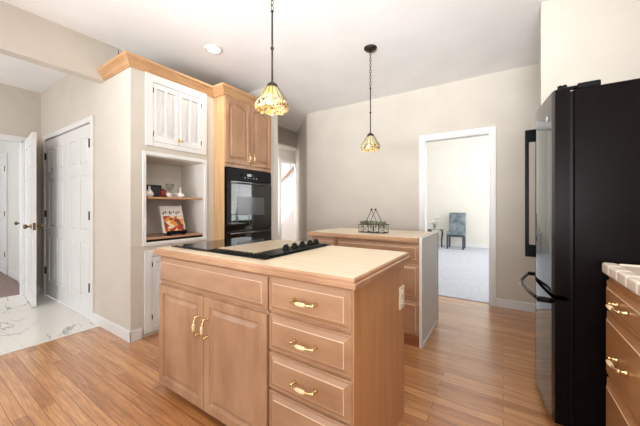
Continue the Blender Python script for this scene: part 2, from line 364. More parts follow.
b = B(); b.box(-3.33, -2.56, 2.735, 2.89, 0, CZ, 'offwhite'); struct(b, 'wall_passage', 'pale wall end beyond the oven cabinet')
b = B(); b.box(-3.33, XB, -2.7, YC-.001, 2.385, CZ, 'wall'); b.box(-3.33, XB, YC-.001, 1.27, 2.745, CZ, 'wall'); struct(b, 'wall_header', 'greige header beam between kitchen and hall')
# closet wall (faces -y)
b = B(); yc2 = 1.26
b.box(-3.545, XB-.0, YC, yc2, 0, 2.74, 'wall'); b.box(-5.40, -5.07, YC, yc2, 0, 2.74, 'wall'); b.box(-5.07, -3.545, YC, yc2, 2.045, 2.74, 'wall'); b.box(-5.07, -3.545, 1.40, 1.44, 0, 2.3, 'wall')
struct(b, 'wall_closet', 'greige hall wall holding the closet doors')
# hall end wall with doorway
b = B(); XH = -5.29; XH2 = -5.40
b.box(XH2, XH, .985, YC, 0, 2.74, 'wall'); b.box(XH2, XH, .20, .985, 2.03, 2.74, 'wall'); b.box(XH2, XH, -2.2, .20, 0, 2.74, 'wall')
struct(b, 'wall_hall_end', 'greige hall end wall with an open doorway')
b = B(); b.box(-9.2, XH2, 1.14, 1.24, 0, 2.62, 'graywall'); struct(b, 'wall_back_hall', 'pale grey wall beyond the hall doorway')
b = B(); b.box(-9.3, -9.2, -2.2, 1.24, 0, 2.62, 'graywall'); struct(b, 'wall_back_hall_end')
# family room
b = B(); b.box(-2.4, 3.4, 9.05, 9.15, 0, 3.7, 'farwall'); struct(b, 'wall_family_rear', 'cream far wall behind the side chair')
b = B(); b.box(-2.5, -2.4, 4.3, 9.15, 0, 3.7, 'farwall'); struct(b, 'wall_family_left')
b = B(); b.box(3.3, 3.4, 4.02, 5.9, 0, 3.7, 'farwall'); b.box(3.3, 3.4, 8.4, 9.15, 0, 3.7, 'farwall'); b.box(3.3, 3.4, 5.9, 8.4, 0, .35, 'farwall'); b.box(3.3, 3.4, 5.9, 8.4, 2.3, 3.7, 'farwall'); struct(b, 'wall_family_right')
b = B(); b.box(-2.4, 3.4, YB2, YB2+.02, CZ+.02, 3.7, 'farwall'); b.box(1.15, 3.4, YB2-.1, YB2, 0, CZ+.02, 'farwall'); struct(b, 'wall_family_front')
# foyer
b = B(); b.box(-3.80, -3.69, 2.6, 4.86, 2.41, CZ, 'wall'); struct(b, 'wall_passage_header', 'shaded greige header over the foyer passage')
b = B(); b.box(-4.0, -3.80, 2.6, 4.99, 2.41, 2.44, 'offwhite'); struct(b, 'ceiling_passage')
b = B(); b.box(-4.10, -4.0, 2.6, 4.62, 0, 3.4, 'offwhite'); b.box(-4.10, -4.0, 4.62, 5.25, 2.14, 3.4, 'offwhite'); struct(b, 'wall_foyer', 'cream wall with a white cased opening to the stairs')
b = B(); b.box(-6.1, -6.0, 3.3, 9.2, 0, 3.4, 'white'); struct(b, 'wall_foyer_stairs', 'bright white stair wall')
b = B(); b.box(-7.2, -2.5, 9.1, 9.2, 0, 3.4, 'farwall'); struct(b, 'wall_foyer_rear')

b = B(); b.box(.0, 1.05, -2.7, -2.6, 0, CZ, 'wall'); struct(b, 'wall_rear', 'greige wall beside the windows behind')  # unseen wall piece added to darken what the refrigerator side reflects

# trims
n_tr = [0]
def trim(b, label=None):
    n_tr[0] += 1; return struct(b, 'trim_%d' % n_tr[0], label)
b = B()   # back wall casing (in front of wall), header, jambs
cw = .062
b.box(-.885-cw, -.885, YB-.018, YB, 0, 2.06+cw, 'white', .004); b.box(-.13, -.13+cw, YB-.018, YB, 0, 2.06+cw, 'white', .004); b.box(-.885, -.13, YB-.018, YB, 2.06, 2.06+cw, 'white', .004)
b.box(-.887, -.872, YB-.005, YB2, 0, 2.06, 'white'); b.box(-.143, -.128, YB-.005, YB2, 0, 2.06, 'white'); b.box(-.872, -.143, YB-.005, YB2, 2.045, 2.062, 'white')
trim(b, 'white casing around the opening in the back wall')
b = B(); cw2 = .058
b.box(-3.545, -3.545+cw2, YC-.018, YC, 0, 2.045+cw2, 'white', .004); b.box(-5.07-cw2, -5.07, YC-.018, YC, 0, 2.045+cw2, 'white', .004); b.box(-5.07, -3.545, YC-.018, YC, 2.045, 2.045+cw2, 'white', .004)
trim(b, 'white casing around the closet doors')
b = B()
b.box(XH, XH+.018, .985, .985+.05, 0, 2.085, 'white', .003); b.box(XH, XH+.018, .145, .20, 0, 2.085, 'white', .003); b.box(XH, XH+.018, .20, .985, 2.03, 2.085, 'white', .003)
b.box(XH2, XH, .97, .987, 0, 2.03, 'white'); b.box(XH2, XH, .2, .215, 0, 2.03, 'white'); b.box(XH2, XH, .2, .987, 2.015, 2.03, 'white')
trim(b, 'white casing of the hall end doorway')
b = B(); b.box(-4.0, -3.982, 4.54, 4.62, 0, 2.21, 'white', .003); b.box(-4.0, -3.982, 4.62, 5.08, 2.14, 2.21, 'white', .003); b.box(-4.1, -4.0, 4.62, 4.64, 0, 2.14, 'white')
trim(b, 'white casing of the stair opening')
# niche bead frame
b = B()
def frame(b, x, y0, y1, z0, z1, w, t, m='white', bev=.003):
    b.box(x, x+t, y0, y0+w, z0, z1, m, bev); b.box(x, x+t, y1-w, y1, z0, z1, m, bev)
    b.box(x, x+t, y0+w-.001, y1-w+.001, z1-w, z1, m, bev); b.box(x, x+t, y0+w-.001, y1-w+.001, z0, z0+w, m, bev)
frame(b, XL, 1.247, 1.902, .815, 1.677, .032, .012)
trim(b, 'white bead frame around the open niche')
# baseboards
def base(name, x0, x1, y0, y1, h=.10):
    b = B(); b.box(x0, x1, y0, y1, 0, h, 'white', .004); struct(b, name)
base('baseboard_back', -.13+cw, 1.05, YB-.015, YB); base('baseboard_back_left', -2.80, -.885-cw, YB-.015, YB)
base('baseboard_left', XL, XL+.015, YC-.014, 1.245, .10)
base('baseboard_column', -3.545+cw2, XL+.015, YC-.015, YC, .10)
base('baseboard_closet', -5.29, -5.07-cw2, YC-.015, YC); base('baseboard_hall_end', XH, XH+.014, 1.04, YC, .10)
base('baseboard_back_hall', -7.0, -6.35, 1.126, 1.14, .10)
base('baseboard_family', -2.4, 3.3, 9.036, 9.05, .12)
base('baseboard_stub', .245, 1.0, 2.746, 2.76)

# crown molding
b = B()
prof = [(.0, 2.386), (.014, 2.386), (.014, 2.400), (.022, 2.404), (.022, 2.411), (.028, 2.424), (.040, 2.436), (.048, 2.440), (.048, 2.450), (.060, 2.456), (.068, 2.464), (.068, 2.480), (.0, 2.480)]
b.sweep([(XB, YC-.0), (XL, YC), (XL, 1.995), (-2.535, 1.995), (-2.535, 2.735)], prof, 'crown')
trim(b, 'stepped maple crown molding along the tops of the built-in wall and oven cabinet')

# ------------------------------------------------------------ doors
def six_panel(b, O, U, w, h=2.03, t=.035, both=True, m='white'):
    """leaf: back at O, thickness toward N"""
    O = Vector(O); U = Vector(U); Z = Vector((0, 0, 1)); N = U.cross(Z)
    def bx(a0, a1, z0, z1, d0, d1, bev=.0):
        q = [O+U*a+Z*z+N*d for a in (a0, a1) for z in (z0, z1) for d in (d0, d1)]
        i = b.mi(m); v = [b.bm.verts.new(p) for p in q]
        for f in ((0, 1, 3, 2), (4, 6, 7, 5), (0, 4, 5, 1), (2, 3, 7, 6), (0, 2, 6, 4), (1, 5, 7, 3)): b.bm.faces.new([v[k] for k in f]).material_index = i
    st = w*.15; mu = w*.14; pw = (w-2*st-mu)/2
    rows = [(.20, .78), (.90, 1.50), (1.62, 1.90)]
    rows = [(a*h/2.03, c*h/2.03) for a, c in rows]
    bx(0, w, 0, h, .008, t-.008)
    sides = ((t-.008, t),)+(((0, .008),) if both else ((0, .008),))
    for d0, d1 in sides:
        bx(0, st, 0, h, d0, d1); bx(w-st, w, 0, h, d0, d1); bx(st+pw, st+pw+mu, 0, h, d0, d1)
        zz = [0]+[q for r in rows for q in r]+[h]
        for k in range(0, len(zz), 2):
            bx(st, st+pw, zz[k], zz[k+1], d0, d1); bx(st+pw+mu, w-st, zz[k], zz[k+1], d0, d1)
        for a0 in (st, st+pw+mu):
            for z0, z1 in rows:
                if d1 == t: b.rings(O+U*(a0+.012)+Z*(z0+.012)+N*(t-.009), U, pw-.024, z1-z0-.024, [(0, 0), (0, .001), (.018, .0075)], m)
                else: b.rings(O+U*(a0+pw-.012)+Z*(z0+.012)+N*.009, -U, pw-.024, z1-z0-.024, [(0, 0), (0, .001), (.018, .0075)], m)
def hinge(parent, x, y, z, m='oldbrass', s=1):
    b = B(); b.tube([(x, y, z-.045*s), (x, y, z+.045*s)], .009, m, 8); b.box(x-.018, x+.018, y+.002, y+.006, z-.043*s, z+.043*s, m); return b.out('hinge', parent)
def knob(parent, c, d, name='door_knob'):
    c = Vector(c); d = Vector(d).normalized(); ax = 'X' if abs(d.x) > .7 else 'Y'; s = d.x if ax == 'X' else d.y
    pr = [(.028, 0), (.028, .006), (.010, .010), (.010, .032), (.022, .040), (.028, .052), (.024, .064), (.008, .069)]
    b = B(); b.lathe(c, [(r, z*s) for r, z in pr], 'oldbrass', 16, axis=ax); return b.out(name, parent)
def sdoor(name, loc, label):
    o = bpy.data.objects.new(name, None); COL.objects.link(o); o.location = loc; o['kind'] = 'structure'; o['label'] = label; return o
d = sdoor('door_1', (-4.31, YC+.02, 0), 'pair of white six-panel closet doors')
b = B(); six_panel(b, (-5.066, YC+.036, .012), X, .752, 2.025); b.out('door_leaf', d)
b = B(); six_panel(b, (-4.308, YC+.036, .012), X, .758, 2.025); b.out('door_leaf', d)
for z in (.335, 1.08, 1.83):
    hinge(d, -3.580, YC-.010, z, 'bronze'); hinge(d, -5.052, YC-.010, z, 'bronze')
# open door, hinged at the end wall
d = sdoor('door_2', (-5.27, .985, 0), 'white six-panel door standing open in the hall')
H0 = Vector((-5.262, 1.030, .012)); E0 = Vector((-4.555, .955, .012)); U = (E0-H0).normalized()
b = B(); six_panel(b, H0, U, .712, 2.025); b.out('door_leaf', d)
kp = H0+U*.645+Vector((0, 0, .93)); knob(d, kp+Vector((0, -.034, 0)), (0, -1, 0)); knob(d, kp, (0, 1, 0))
b = B(); b.box(E0.x-.001, E0.x+.002, E0.y-.030, E0.y-.006, .90, .985, 'oldbrass'); b.out('latch_plate', d)
# doors in back hall wall
def wall_door(name, x0, x1, kx, label):
    d = sdoor(name, (x0, 1.12, 0), label)
    b = B(); six_panel(b, (x0, 1.139, .01), X, x1-x0, 2.03, .022, False); b.out('door_leaf', d)
    b = B(); b.box(x0-.06, x0, 1.112, 1.14, 0, 2.09, 'white', .003); b.box(x1, x1+.06, 1.112, 1.14, 0, 2.09, 'white', .003); b.box(x0, x1, 1.112, 1.14, 2.04, 2.09, 'white', .003); b.out('door_casing', d)
    if kx: knob(d, (kx, 1.117, .92), (0, -1, 0))
    return d
d = wall_door('door_3', -7.93, -7.16, 0, 'white panelled door at the far left beyond the hall doorway')
for z in (.35, 1.05, 1.82): hinge(d, -7.165, 1.112, z)
wall_door('door_4', -6.20, -5.45, -6.13, 'white door half hidden behind the open hall door')

# ------------------------------------------------------------ louvered built-in units
def louver_door(y0, y1, z0, z1, x, root, cols=2, knob_y=None, hinge_y=None):
    b = B(); t = .02; st = .034; mid = (y0+y1)/2; mw = .022
    b.box(x, x+t, y0, y0+st, z0, z1, 'white', .002); b.box(x, x+t, y1-st, y1, z0, z1, 'white', .002)
    b.box(x, x+t, y0+st, y1-st, z1-.05, z1, 'white', .002); b.box(x, x+t, y0+st, y1-st, z0, z0+.055, 'white', .002)
    segs = [(y0+st, y1-st)]
    if cols == 2:
        b.box(x, x+t, mid-mw/2, mid+mw/2, z0+.055, z1-.05, 'white', .002); segs = [(y0+st, mid-mw/2), (mid+mw/2, y1-st)]
    b.box(x, x+.002, y0+.01, y1-.01, z0+.01, z1-.01, 'white')
    for a, c in segs:
        z = z0+.064
        while z < z1-.058:
            b.box(x+.003, x+.022, a, c, z-.002, z+.002, 'white', rot=((x+.012, 0, z), 'Y', 1.12)); z += .0135
        b.tube([(x+.023, (a+c)/2, z0+.075), (x+.023, (a+c)/2, z1-.065)], .003, 'white', 6)
    o = b.out('louvered_door', root)
    if knob_y is not None:
        k = B(); k.lathe((x+t, knob_y, z0+.045), [(.006, 0), (.006, .010), (.014, .016), (.014, .024), (.006, .028)], 'brass', 14, axis='X'); k.out('knob', o)
    if hinge_y is not None:
        for z in (z0+.07, z1-.07):
            k = B(); k.tube([(x+t, hinge_y, z-.022), (x+t, hinge_y, z+.022)], .005, 'steel', 8); k.out('hinge', o)
    return o
r = thing('louvered_cabinet', 'white louvered double-door cabinet built into the wall above the open niche', 'cabinet', (XL, 1.585, 1.73))
b = B(); y0, y1, z0, z1 = 1.272, 1.894, 1.728, 2.388; fw = .062
b.box(XL, XL+.016, y0, y0+fw, z0, z1, 'white', .003); b.box(XL, XL+.016, y1-fw, y1, z0, z1, 'white', .003); b.box(XL, XL+.016, y0+fw, y1-fw, z1-.07, z1, 'white', .003); b.box(XL, XL+.016, y0+fw, y1-fw, z0, z0+.045, 'white', .003)
b.out('frame', r)
louver_door(1.337, 1.579, 1.776, 2.315, XL-.008, r, 2, 1.566, 1.338); louver_door(1.584, 1.829, 1.776, 2.315, XL-.008, r, 2, 1.600, 1.829)
r = thing('louvered_cabinet', 'white louvered cabinet door under the niche, partly behind the island', 'cabinet', (XL, 1.585, .04))
b = B(); y0, y1, z0, z1 = 1.262, 1.894, .03, .775
b.box(XL, XL+.016, y0, y0+fw, z0, z1, 'white', .003); b.box(XL, XL+.016, y1-fw, y1, z0, z1, 'white', .003); b.box(XL, XL+.016, y0+fw, y1-fw, z1-.055, z1, 'white', .003); b.box(XL, XL+.016, y0+fw, y1-fw, z0, z0+.06, 'white', .003)
b.out('frame', r)
louver_door(1.328, 1.576, .095, .716, XL-.008, r, 2, 1.566, 1.33); louver_door(1.580, 1.829, .095, .716, XL-.008, r, 2, 1.592, 1.829)
# shelves
b = B(); b.box(-3.139, XL-.02, 1.2805, 1.8685, 1.247, 1.266, 'woody', .003); tag(b.out('shelf'), 'upper maple shelf of the niche, carrying small vases and cups', 'shelf')
b = B(); b.box(-3.139, XL-.02, 1.2805, 1.8685, .868, .886, 'woody', .003); b.box(-3.139, XL-.026, 1.2805, 1.8685, .848, .867, 'blackmat'); tag(b.out('shelf'), 'lower maple shelf of the niche, under the cookbook', 'shelf')

# ------------------------------------------------------------ pulls and cabinet fronts
def pull(parent, c, U, N, L=.105, name='handle'):
    """bow pull: brass ends, cream grip"""
    c = Vector(c); U = Vector(U); N = Vector(N); b = B()
    def P(t, o): return c+U*(t*L/2)+N*o
    for s in (-1, 1):
        b.tube([P(s*.92, .0), P(s*.92, .005), P(s*.92, .012), P(s*.92, .022)], [.010, .009, .005, .007], 'brass', 10)
        b.ball(P(s*.93, .024), .0085, 'brass')
    pts = [P(t, .024+.012*(1-t*t)-.004*math.sin(3*t)) for t in (-.95, -.7, -.45, -.4)]
    b.tube(pts, [.006, .0038, .0045, .006], 'brass', 8)
    b.tube([P(-t.real, .024+.012*(1-t*t)) for t in (-.95, -.7, -.45, -.4)], [.006, .0038, .0045, .006], 'brass', 8)
    ts = [-.42, -.35, -.2, 0, .2, .35, .42]
    b.tube([P(t, .024+.012*(1-t*t)) for t in ts], [.005, .0075, .009, .0095, .009, .0075, .005], 'cream', 12)
    return b.out(name, parent)
DOORP = lambda ar=0: [(0, 0, 0), (0, .014, 0), (.003, .018, 0), (.045, .018, ar*.0), (.050, .010, ar), (.058, .008, ar), (.064, .009, ar), (.082, .017, ar)]
def cab_door(root, O, U, w, h, mat='wood', arch=0, pull_at=None, pull_vertical=True):
    b = B(); nt = 14 if arch else 1
    pr = [(0, 0, 0), (0, .014, 0), (.003, .018, 0), (.046, .018, arch), (.050, .010, arch), (.058, .007, arch), (.062, .007, arch), (.080, .0155, arch), (.0835, .0175, arch)]
    b.rings(O, U, w, h, pr, mat, nt, glaze=(8,)); o = b.out('door', root)
    if pull_at:
        N = Vector(U).cross(Vector((0, 0, 1))); a, z = pull_at
        pull(o, Vector(O)+Vector(U)*a+Vector((0, 0, z))+N*.018, (0, 0, 1), N)
    return o
def cab_drawer(root, O, U, w, h, mat='woodh', handle=True, name='drawer'):
    b = B(); b.rings(O, U, w, h, [(0, 0), (0, .007), (.003, .010), (.009, .010), (.011, .0085), (.030, .0170), (.0315, .0190), (.0335, .0195)] if h > .2 or w > .2 else [(0, 0), (0, .012)], mat, glaze=(5, 6))
    o = b.out(name, root)
    if handle:
        N = Vector(U).cross(Vector((0, 0, 1))); pull(o, Vector(O)+Vector(U)*(w/2)+Vector((0, 0, h/2))+N*.0200, U, N, .118)
    return o

# ------------------------------------------------------------ island
YF = .972      # carcass front
r = thing('base_cabinet', 'maple island base cabinet with two raised-panel doors under a false drawer front', 'cabinet', (-1.37, 1.29, 0))
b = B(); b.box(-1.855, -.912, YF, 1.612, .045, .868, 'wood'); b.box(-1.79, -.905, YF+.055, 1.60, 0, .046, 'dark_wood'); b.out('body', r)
cab_drawer(r, (-1.852, YF, .693), X, .938, .163, handle=False, name='false_front')
cab_door(r, (-1.852, YF, .050), X, .462, .628, pull_at=(.428, .465)); cab_door(r, (-1.384, YF, .050), X, .470, .628, pull_at=(.034, .465))
r = thing('drawer_cabinet', 'maple island cabinet with four drawers beside the double doors', 'cabinet', (-.69, 1.29, 0))
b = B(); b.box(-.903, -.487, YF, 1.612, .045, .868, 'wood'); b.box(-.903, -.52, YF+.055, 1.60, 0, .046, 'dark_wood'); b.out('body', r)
b = B(); b.box(-.487, -.475, YF-.004, 1.615, 0, .868, 'sidewood', .001); b.out('side_panel', r)
for z0, z1 in ((.698, .860), (.522, .686), (.346, .510), (.05, .334)): cab_drawer(r, (-.905, YF, z0), X, .424, z1-z0)
t = thing('power_outlet', 'ivory electrical outlet plate on the end panel of the island', 'outlet', (-.475, 1.563, .62))
b = B(); b.box(-.4755, -.468, 1.525, 1.600, .612, .735, 'ivory', .002); b.out('plate', t)
for z in (.648, .699):
    b = B(); b.lathe((-.469, 1.5625, z), [(.015, 0), (.015, .0035), (.013, .0045)], 'porcelain', 14, axis='X')
    for dy in (-.005, .005): b.box(-.4645, -.4640, 1.5625+dy-.001, 1.5625+dy+.001, z-.002, z+.006, 'blackmat')
    b.out('socket', t)
def worktop(name, label, x0, x1, y0, y1, base):
    t = thing(name, label, 'worktop', base)
    b = B(); b.box(x0+.0145, x1-.0145, y0+.0145, y1-.0145, .880, .914, 'top', .002); b.out('surface', t)
    b = B()
    pr = [(0, .874), (.017, .874), (.020, .877), (.020, .892), (.016, .895), (.013, .896), (.013, .899), (.014, .903), (.012, .909), (.008, .913), (0, .913)]
    xa, xb, ya, yb = x0+.02, x1-.02, y0+.02, y1-.02
    path = [(xa, (ya+yb)/2), (xa, ya), (xb, ya), (xb, yb), (xa, yb), (xa, (ya+yb)/2+.001)]
    # counterclockwise path: outside is on the right
    b.sweep(path, pr, 'woodh'); b.out('edge_trim', t); return t
worktop('island_worktop', 'pale laminate island worktop with a rounded maple edge', -1.862, -.447, .922, 1.655, (-1.16, 1.29, .868))
# cooktop
t = thing('cooktop', 'black downdraft cooktop set into the island worktop', 'cooktop', (-1.39, 1.32, .9145))
b = B(); b.box(-1.815, -.978, 1.012, 1.635, .9145, .922, 'black', .003); b.out('frame', t)
b = B(); b.box(-1.80, -1.45, 1.03, 1.617, .922, .9245, 'glassblack', .001); b.out('ceramic_hob', t)
b = B(); b.box(-1.425, -1.125, 1.075, 1.600, .922, .930, 'beigepanel', .003)
for k in range(16):
    b.box(-1.415+k*.0185, -1.405+k*.0185, 1.072, 1.078, .922, .929, 'blackmat')
b.out('griddle_cover', t)
b = B(); b.box(-1.445, -.990, 1.028, 1.066, .922, .925, 'blackmat')
for k in range(12): b.box(-1.432+k*.036, -1.408+k*.036, 1.036, 1.058, .925, .928, 'blackmat', .001)
b.out('vent_grille', t)
b = B(); b.box(-1.115, -.992, 1.075, 1.617, .922, .926, 'blackmat', .001); b.out('control_strip', t)
for k, y in enumerate((1.275, 1.355, 1.435, 1.52, 1.59)):
    b = B(); b.lathe((-1.065, y, .926), [(.024, 0), (.024, .004), (.018, .007), (.017, .020), (.013, .024)], 'blackmat', 18); b.box(-1.069, -1.061, y-.017, y+.017, .948, .956, 'blackmat', .002); b.out('control_knob', t)

# ------------------------------------------------------------ buffet cabinet
YF2 = 2.432
r = thing('base_cabinet', 'maple buffet cabinet section at the left, nearest the passage', 'cabinet', (-1.53, 2.7, 0))
b = B(); b.box(-1.672, -1.388, YF2, 3.03, .085, .868, 'wood'); b.box(-1.66, -1.388, YF2+.012, 3.02, 0, .086, 'dark_wood'); b.out('body', r)
cab_drawer(r, (-1.668, YF2, .700), X, .276, .158, handle=False); cab_door(r, (-1.668, YF2, .09), X, .276, .598)
r = thing('drawer_cabinet', 'maple buffet drawer cabinet with white side panel, facing the island', 'cabinet', (-.97, 2.7, 0))
b = B(); b.box(-1.384, -.585, YF2, 3.03, .085, .868, 'wood'); b.box(-1.384, -.576, YF2-.008, YF2+.06, 0, .086, 'dark_wood'); b.out('body', r)
for z0, z1 in ((.698, .858), (.390, .686), (.090, .378)): cab_drawer(r, (-1.380, YF2, z0), X, .795, z1-z0, handle=False)
b = B(); b.box(-.585, -.562, YF2-.020, 3.085, 0, .916, 'white', .002); b.box(-.565, -.556, YF2+.01, 3.04, 0, .03, 'white', .002); o = b.out('side_panel', r); o['label'] = 'white painted side panel'
b = B(); b.box(-.583, -.560, 3.0855, 3.097, .0, .900, 'blackmat'); b.out('edge_strip', r)
worktop('buffet_worktop', 'pale laminate worktop of the buffet, carrying the wire basket', -1.705, -.586, 2.388, 3.085, (-1.12, 2.7, .868))

# basket
BX0, BX1, BY0, BY1 = -1.222, -.958, 2.60, 2.72
t = thing('wire_basket', 'dark wire basket with twin swing handles on the buffet worktop', 'basket', (-1.09, 2.66, .9142))
b = B(); wz0, wz1 = .918, .995; rr = .0026
for z in (wz0, wz1): b.tube([(BX0, BY0, z), (BX1, BY0, z), (BX1, BY1, z), (BX0, BY1, z)], .0038, 'iron', 6, True)
for k in range(6):
    x = BX0+(BX1-BX0)*k/5
    b.tube([(x, BY0, wz1), (x, BY0, wz0), (x, BY1, wz0), (x, BY1, wz1)], rr, 'iron', 6)
for y in (BY0+.06,): b.tube([(BX0, y, wz1), (BX0, y, wz0), (BX1, y, wz0), (BX1, y, wz1)], rr, 'iron', 6)
b.out('wire_frame', t)
for s, x0, x1, yy in ((-1, BX0+.055, BX0+.155, -.01), (1, BX1-.105, BX1-.02, .01)):
    xc = -1.105 if s < 0 else -1.070
    b = B(); b.tube([(BX0+.045 if s < 0 else BX0+.085, BY0+.06+yy, wz1), (xc, BY0+.06+yy, 1.145)], .0032, 'iron', 6)
    b.tube([(xc, BY0+.06+yy, 1.145), (BX1-.085 if s < 0 else BX1-.035, BY0+.06+yy, wz1)], .0032, 'iron', 6)
    b.tube([(xc, BY0+.05+yy, 1.147), (xc, BY0+.07+yy, 1.147)], .008, 'iron', 8); b.out('handle', t)
labs = ['leftmost dark-leaved small succulent in the wire basket', 'middle grey-green small succulent in the wire basket', 'rightmost trailing grey-green succulent in the wire basket']
for k, x in enumerate((-1.178, -1.092, -1.004)):
    p = thing('potted_succulent', labs[k], 'plant', (x, 2.66, .9214), 'succulents in the wire basket')
    b = B(); b.lathe((x, 2.66, .9214), [(.024, 0), (.030, .01), (.034, .055), (.033, .062), (.028, .062), (.027, .045)], 'clear', 14); b.out('pot', p)
    b = B(); rnd = random.Random(k)
    for j in range(80):
        a = rnd.random()*2*PI; e = rnd.uniform(.0, 1.3); L = rnd.uniform(.034, .054)
        d = Vector((math.cos(a)*math.cos(e)*1.15, math.sin(a)*math.cos(e), math.sin(e)*.8)); q = Vector((x+rnd.uniform(-.02, .02), 2.66+rnd.uniform(-.02, .02), .994))
        b.tube([q, q+d*L*.5, q+d*L*.85+Vector((0, 0, .002)), q+d*L], [.003, .0065, .005, .001], 'leafdark' if k == 0 or rnd.random() < .25 else 'leaf', 5)
    b.out('leaves', p)

# ------------------------------------------------------------ oven tower
XT = -2.535
r = thing('oven_cabinet', 'tall maple oven cabinet with arched doors above the black ovens', 'cabinet', (-2.86, 2.36, 0))
b = B(); b.box(-3.215, XT-.02, 1.998, 2.018, 0, 2.47, 'light_side', .001); b.out('side_panel', r)
b = B(); b.box(-3.215, XT-.02, 2.018, 2.733, 1.62, 2.47, 'wood'); b.box(-3.215, XT-.02, 2.018, 2.733, 0, .27, 'wood'); b.box(-3.215, -3.20, 2.018, 2.733, .27, 1.62, 'wood'); b.box(-3.2, XT-.02, 2.713, 2.733, .27, 1.62, 'wood'); b.out('body', r)
b = B()
b.box(XT-.02, XT, 1.997, 2.020, 0, 2.395, 'light_side', .001); b.box(XT-.02, XT, 2.715, 2.733, 0, 2.395, 'wood', .001)
b.box(XT-.02, XT, 2.020, 2.715, 1.615, 1.672, 'wood'); b.box(XT-.02, XT, 2.020, 2.715, 2.375, 2.395, 'wood'); b.box(XT-.02, XT, 2.02, 2.715, .1, .27, 'wood'); b.out('face_frame', r)
cab_door(r, (XT, 2.004, 1.655), Yp, .358, .728, arch=.035, pull_at=(.322, .085)); cab_door(r, (XT, 2.368, 1.655), Yp, .350, .728, arch=.035, pull_at=(.028, .085))
cab_drawer(r, (XT, 2.02, .10), Yp, .695, .16)
t = thing('wall_oven', 'black glass double wall oven built into the maple tower', 'oven', (-2.8, 2.366, .28))
y0, y1 = 2.006, 2.716
b = B(); b.box(-3.15, XT-.0, y0+.018, y1-.008, .28, 1.605, 'blackmat'); b.box(XT+.0005, XT+.008, y0-.008, y1, .275, 1.608, 'blackmat', .002); b.out('body', t)
b = B(); b.box(XT+.008, XT+.026, y0+.006, y1-.006, 1.468, 1.600, 'blackmat', .004)
b.box(XT+.026, XT+.0264, 2.30, 2.42, 1.525, 1.555, 'glassblack')
o = b.out('control_panel', t)
for k in range(5):
    b = B(); b.lathe((XT+.026, 2.27+k*.045, 1.507), [(.006, 0), (.006, .002), (.004, .003)], 'label' if k != 2 else 'steel', 10, axis='X'); b.out('button', o)
for yy in (2.215, 2.50):
    b = B(); b.lathe((XT+.026, yy, 1.53), [(.015, 0), (.014, .012), (.009, .015)], 'blackmat', 16, axis='X'); b.out('dial', o)
def oven_door(z0, z1, win):
    b = B(); b.box(XT+.008, XT+.030, y0+.004, y1-.004, z0, z1, 'glassblack', .004); o = b.out('oven_door', t)
    b = B(); b.box(XT+.030, XT+.0312, 2.15, 2.575, win[0], win[1], 'ovenglass'); b.out('window', o)
    b = B(); zz = z1-.022
    b.tube([(XT+.046, y0+.035, zz), (XT+.046, y1-.035, zz)], .009, 'steel', 10)
    for yy in (y0+.05, y1-.05): b.tube([(XT+.029, yy, zz), (XT+.046, yy, zz)], .008, 'blackmat', 8)
    b.out('handle', o)
oven_door(.905, 1.462, (1.075, 1.285)); oven_door(.30, .895, (.46, .70))

# niche ornaments
SZ = 1.2662
def vase(name, lab, cat, c, prof, m, seg=18):
    b = B(); b.lathe((c[0], c[1], c[2]), prof, m, seg); return tag(b.out(name, base=Vector(c)), lab, cat)
vase('vase', 'small white gourd-shaped vase at the left end of the niche shelf', 'vase', (-2.80, 1.355, SZ), [(.02, 0), (.034, .012), (.038, .03), (.026, .05), (.012, .07), (.008, .095), (.010, .104), (.006, .104)], 'porcelain')
b = B(); c = Vector((-2.80, 1.66, SZ)); b.lathe(c, [(.018, 0), (.034, .012), (.036, .028), (.022, .042), (.010, .052), (.008, .085), (.010, .098), (.006, .104)], 'porcelain', 18); b.tube([c+Vector((0, -.015, .03)), c+Vector((0, -.055, .036)), c+Vector((0, -.066, .045))], [.014, .009, .003], 'porcelain', 8)
tag(b.out('vase', base=c), 'white long-necked spouted vase at the right of the niche shelf', 'vase')
t = thing('picture_frame', 'small black photo frame standing behind the red jar in the niche', 'picture frame', (-2.95, 1.455, SZ))
b = B(); b.box(-2.962, -2.944, 1.405, 1.545, SZ+.0004, SZ+.125, 'blackmat', .002); b.out('frame', t)
b = B(); b.box(-2.9438, -2.9430, 1.420, 1.530, SZ+.016, SZ+.110, 'darkbook'); b.out('picture', t)
t = thing('lidded_jar', 'dark red jar with a white rim between photo frame and cup', 'jar', (-2.86, 1.515, SZ))
b = B(); b.lathe((-2.86, 1.515, SZ), [(.026, 0), (.034, .012), (.036, .045), (.030, .062), (.028, .066)], 'redglaze', 18); b.out('body', t)
b = B(); b.lathe((-2.86, 1.515, SZ+.066), [(.030, 0), (.030, .006), (.012, .014), (.006, .022)], 'redglaze', 18); b.out('lid', t)
t = thing('teacup', 'small white cup in front of the dark red jar', 'cup', (-2.79, 1.535, SZ))
b = B(); b.lathe((-2.79, 1.535, SZ), [(.014, 0), (.017, .004), (.026, .026), (.029, .043), (.026, .043), (.022, .02), (.010, .008)], 'porcelain', 18); b.out('bowl', t)
b = B(); b.tube([(-2.79, 1.559, SZ+.036), (-2.79, 1.574, SZ+.034), (-2.79, 1.576, SZ+.020), (-2.79, 1.556, SZ+.013)], .0035, 'porcelain', 6); b.out('handle', t)
t = thing('goblet', 'clear glass goblet at the back of the niche shelf', 'glass', (-3.0, 1.66, SZ))
b = B(); b.lathe((-3.0, 1.66, SZ), [(.03, 0), (.028, .004), (.005, .010), (.004, .07), (.018, .085), (.034, .11), (.038, .15), (.0365, .15), (.032, .11), (.014, .088)], 'clear', 18); b.out('glass', t)
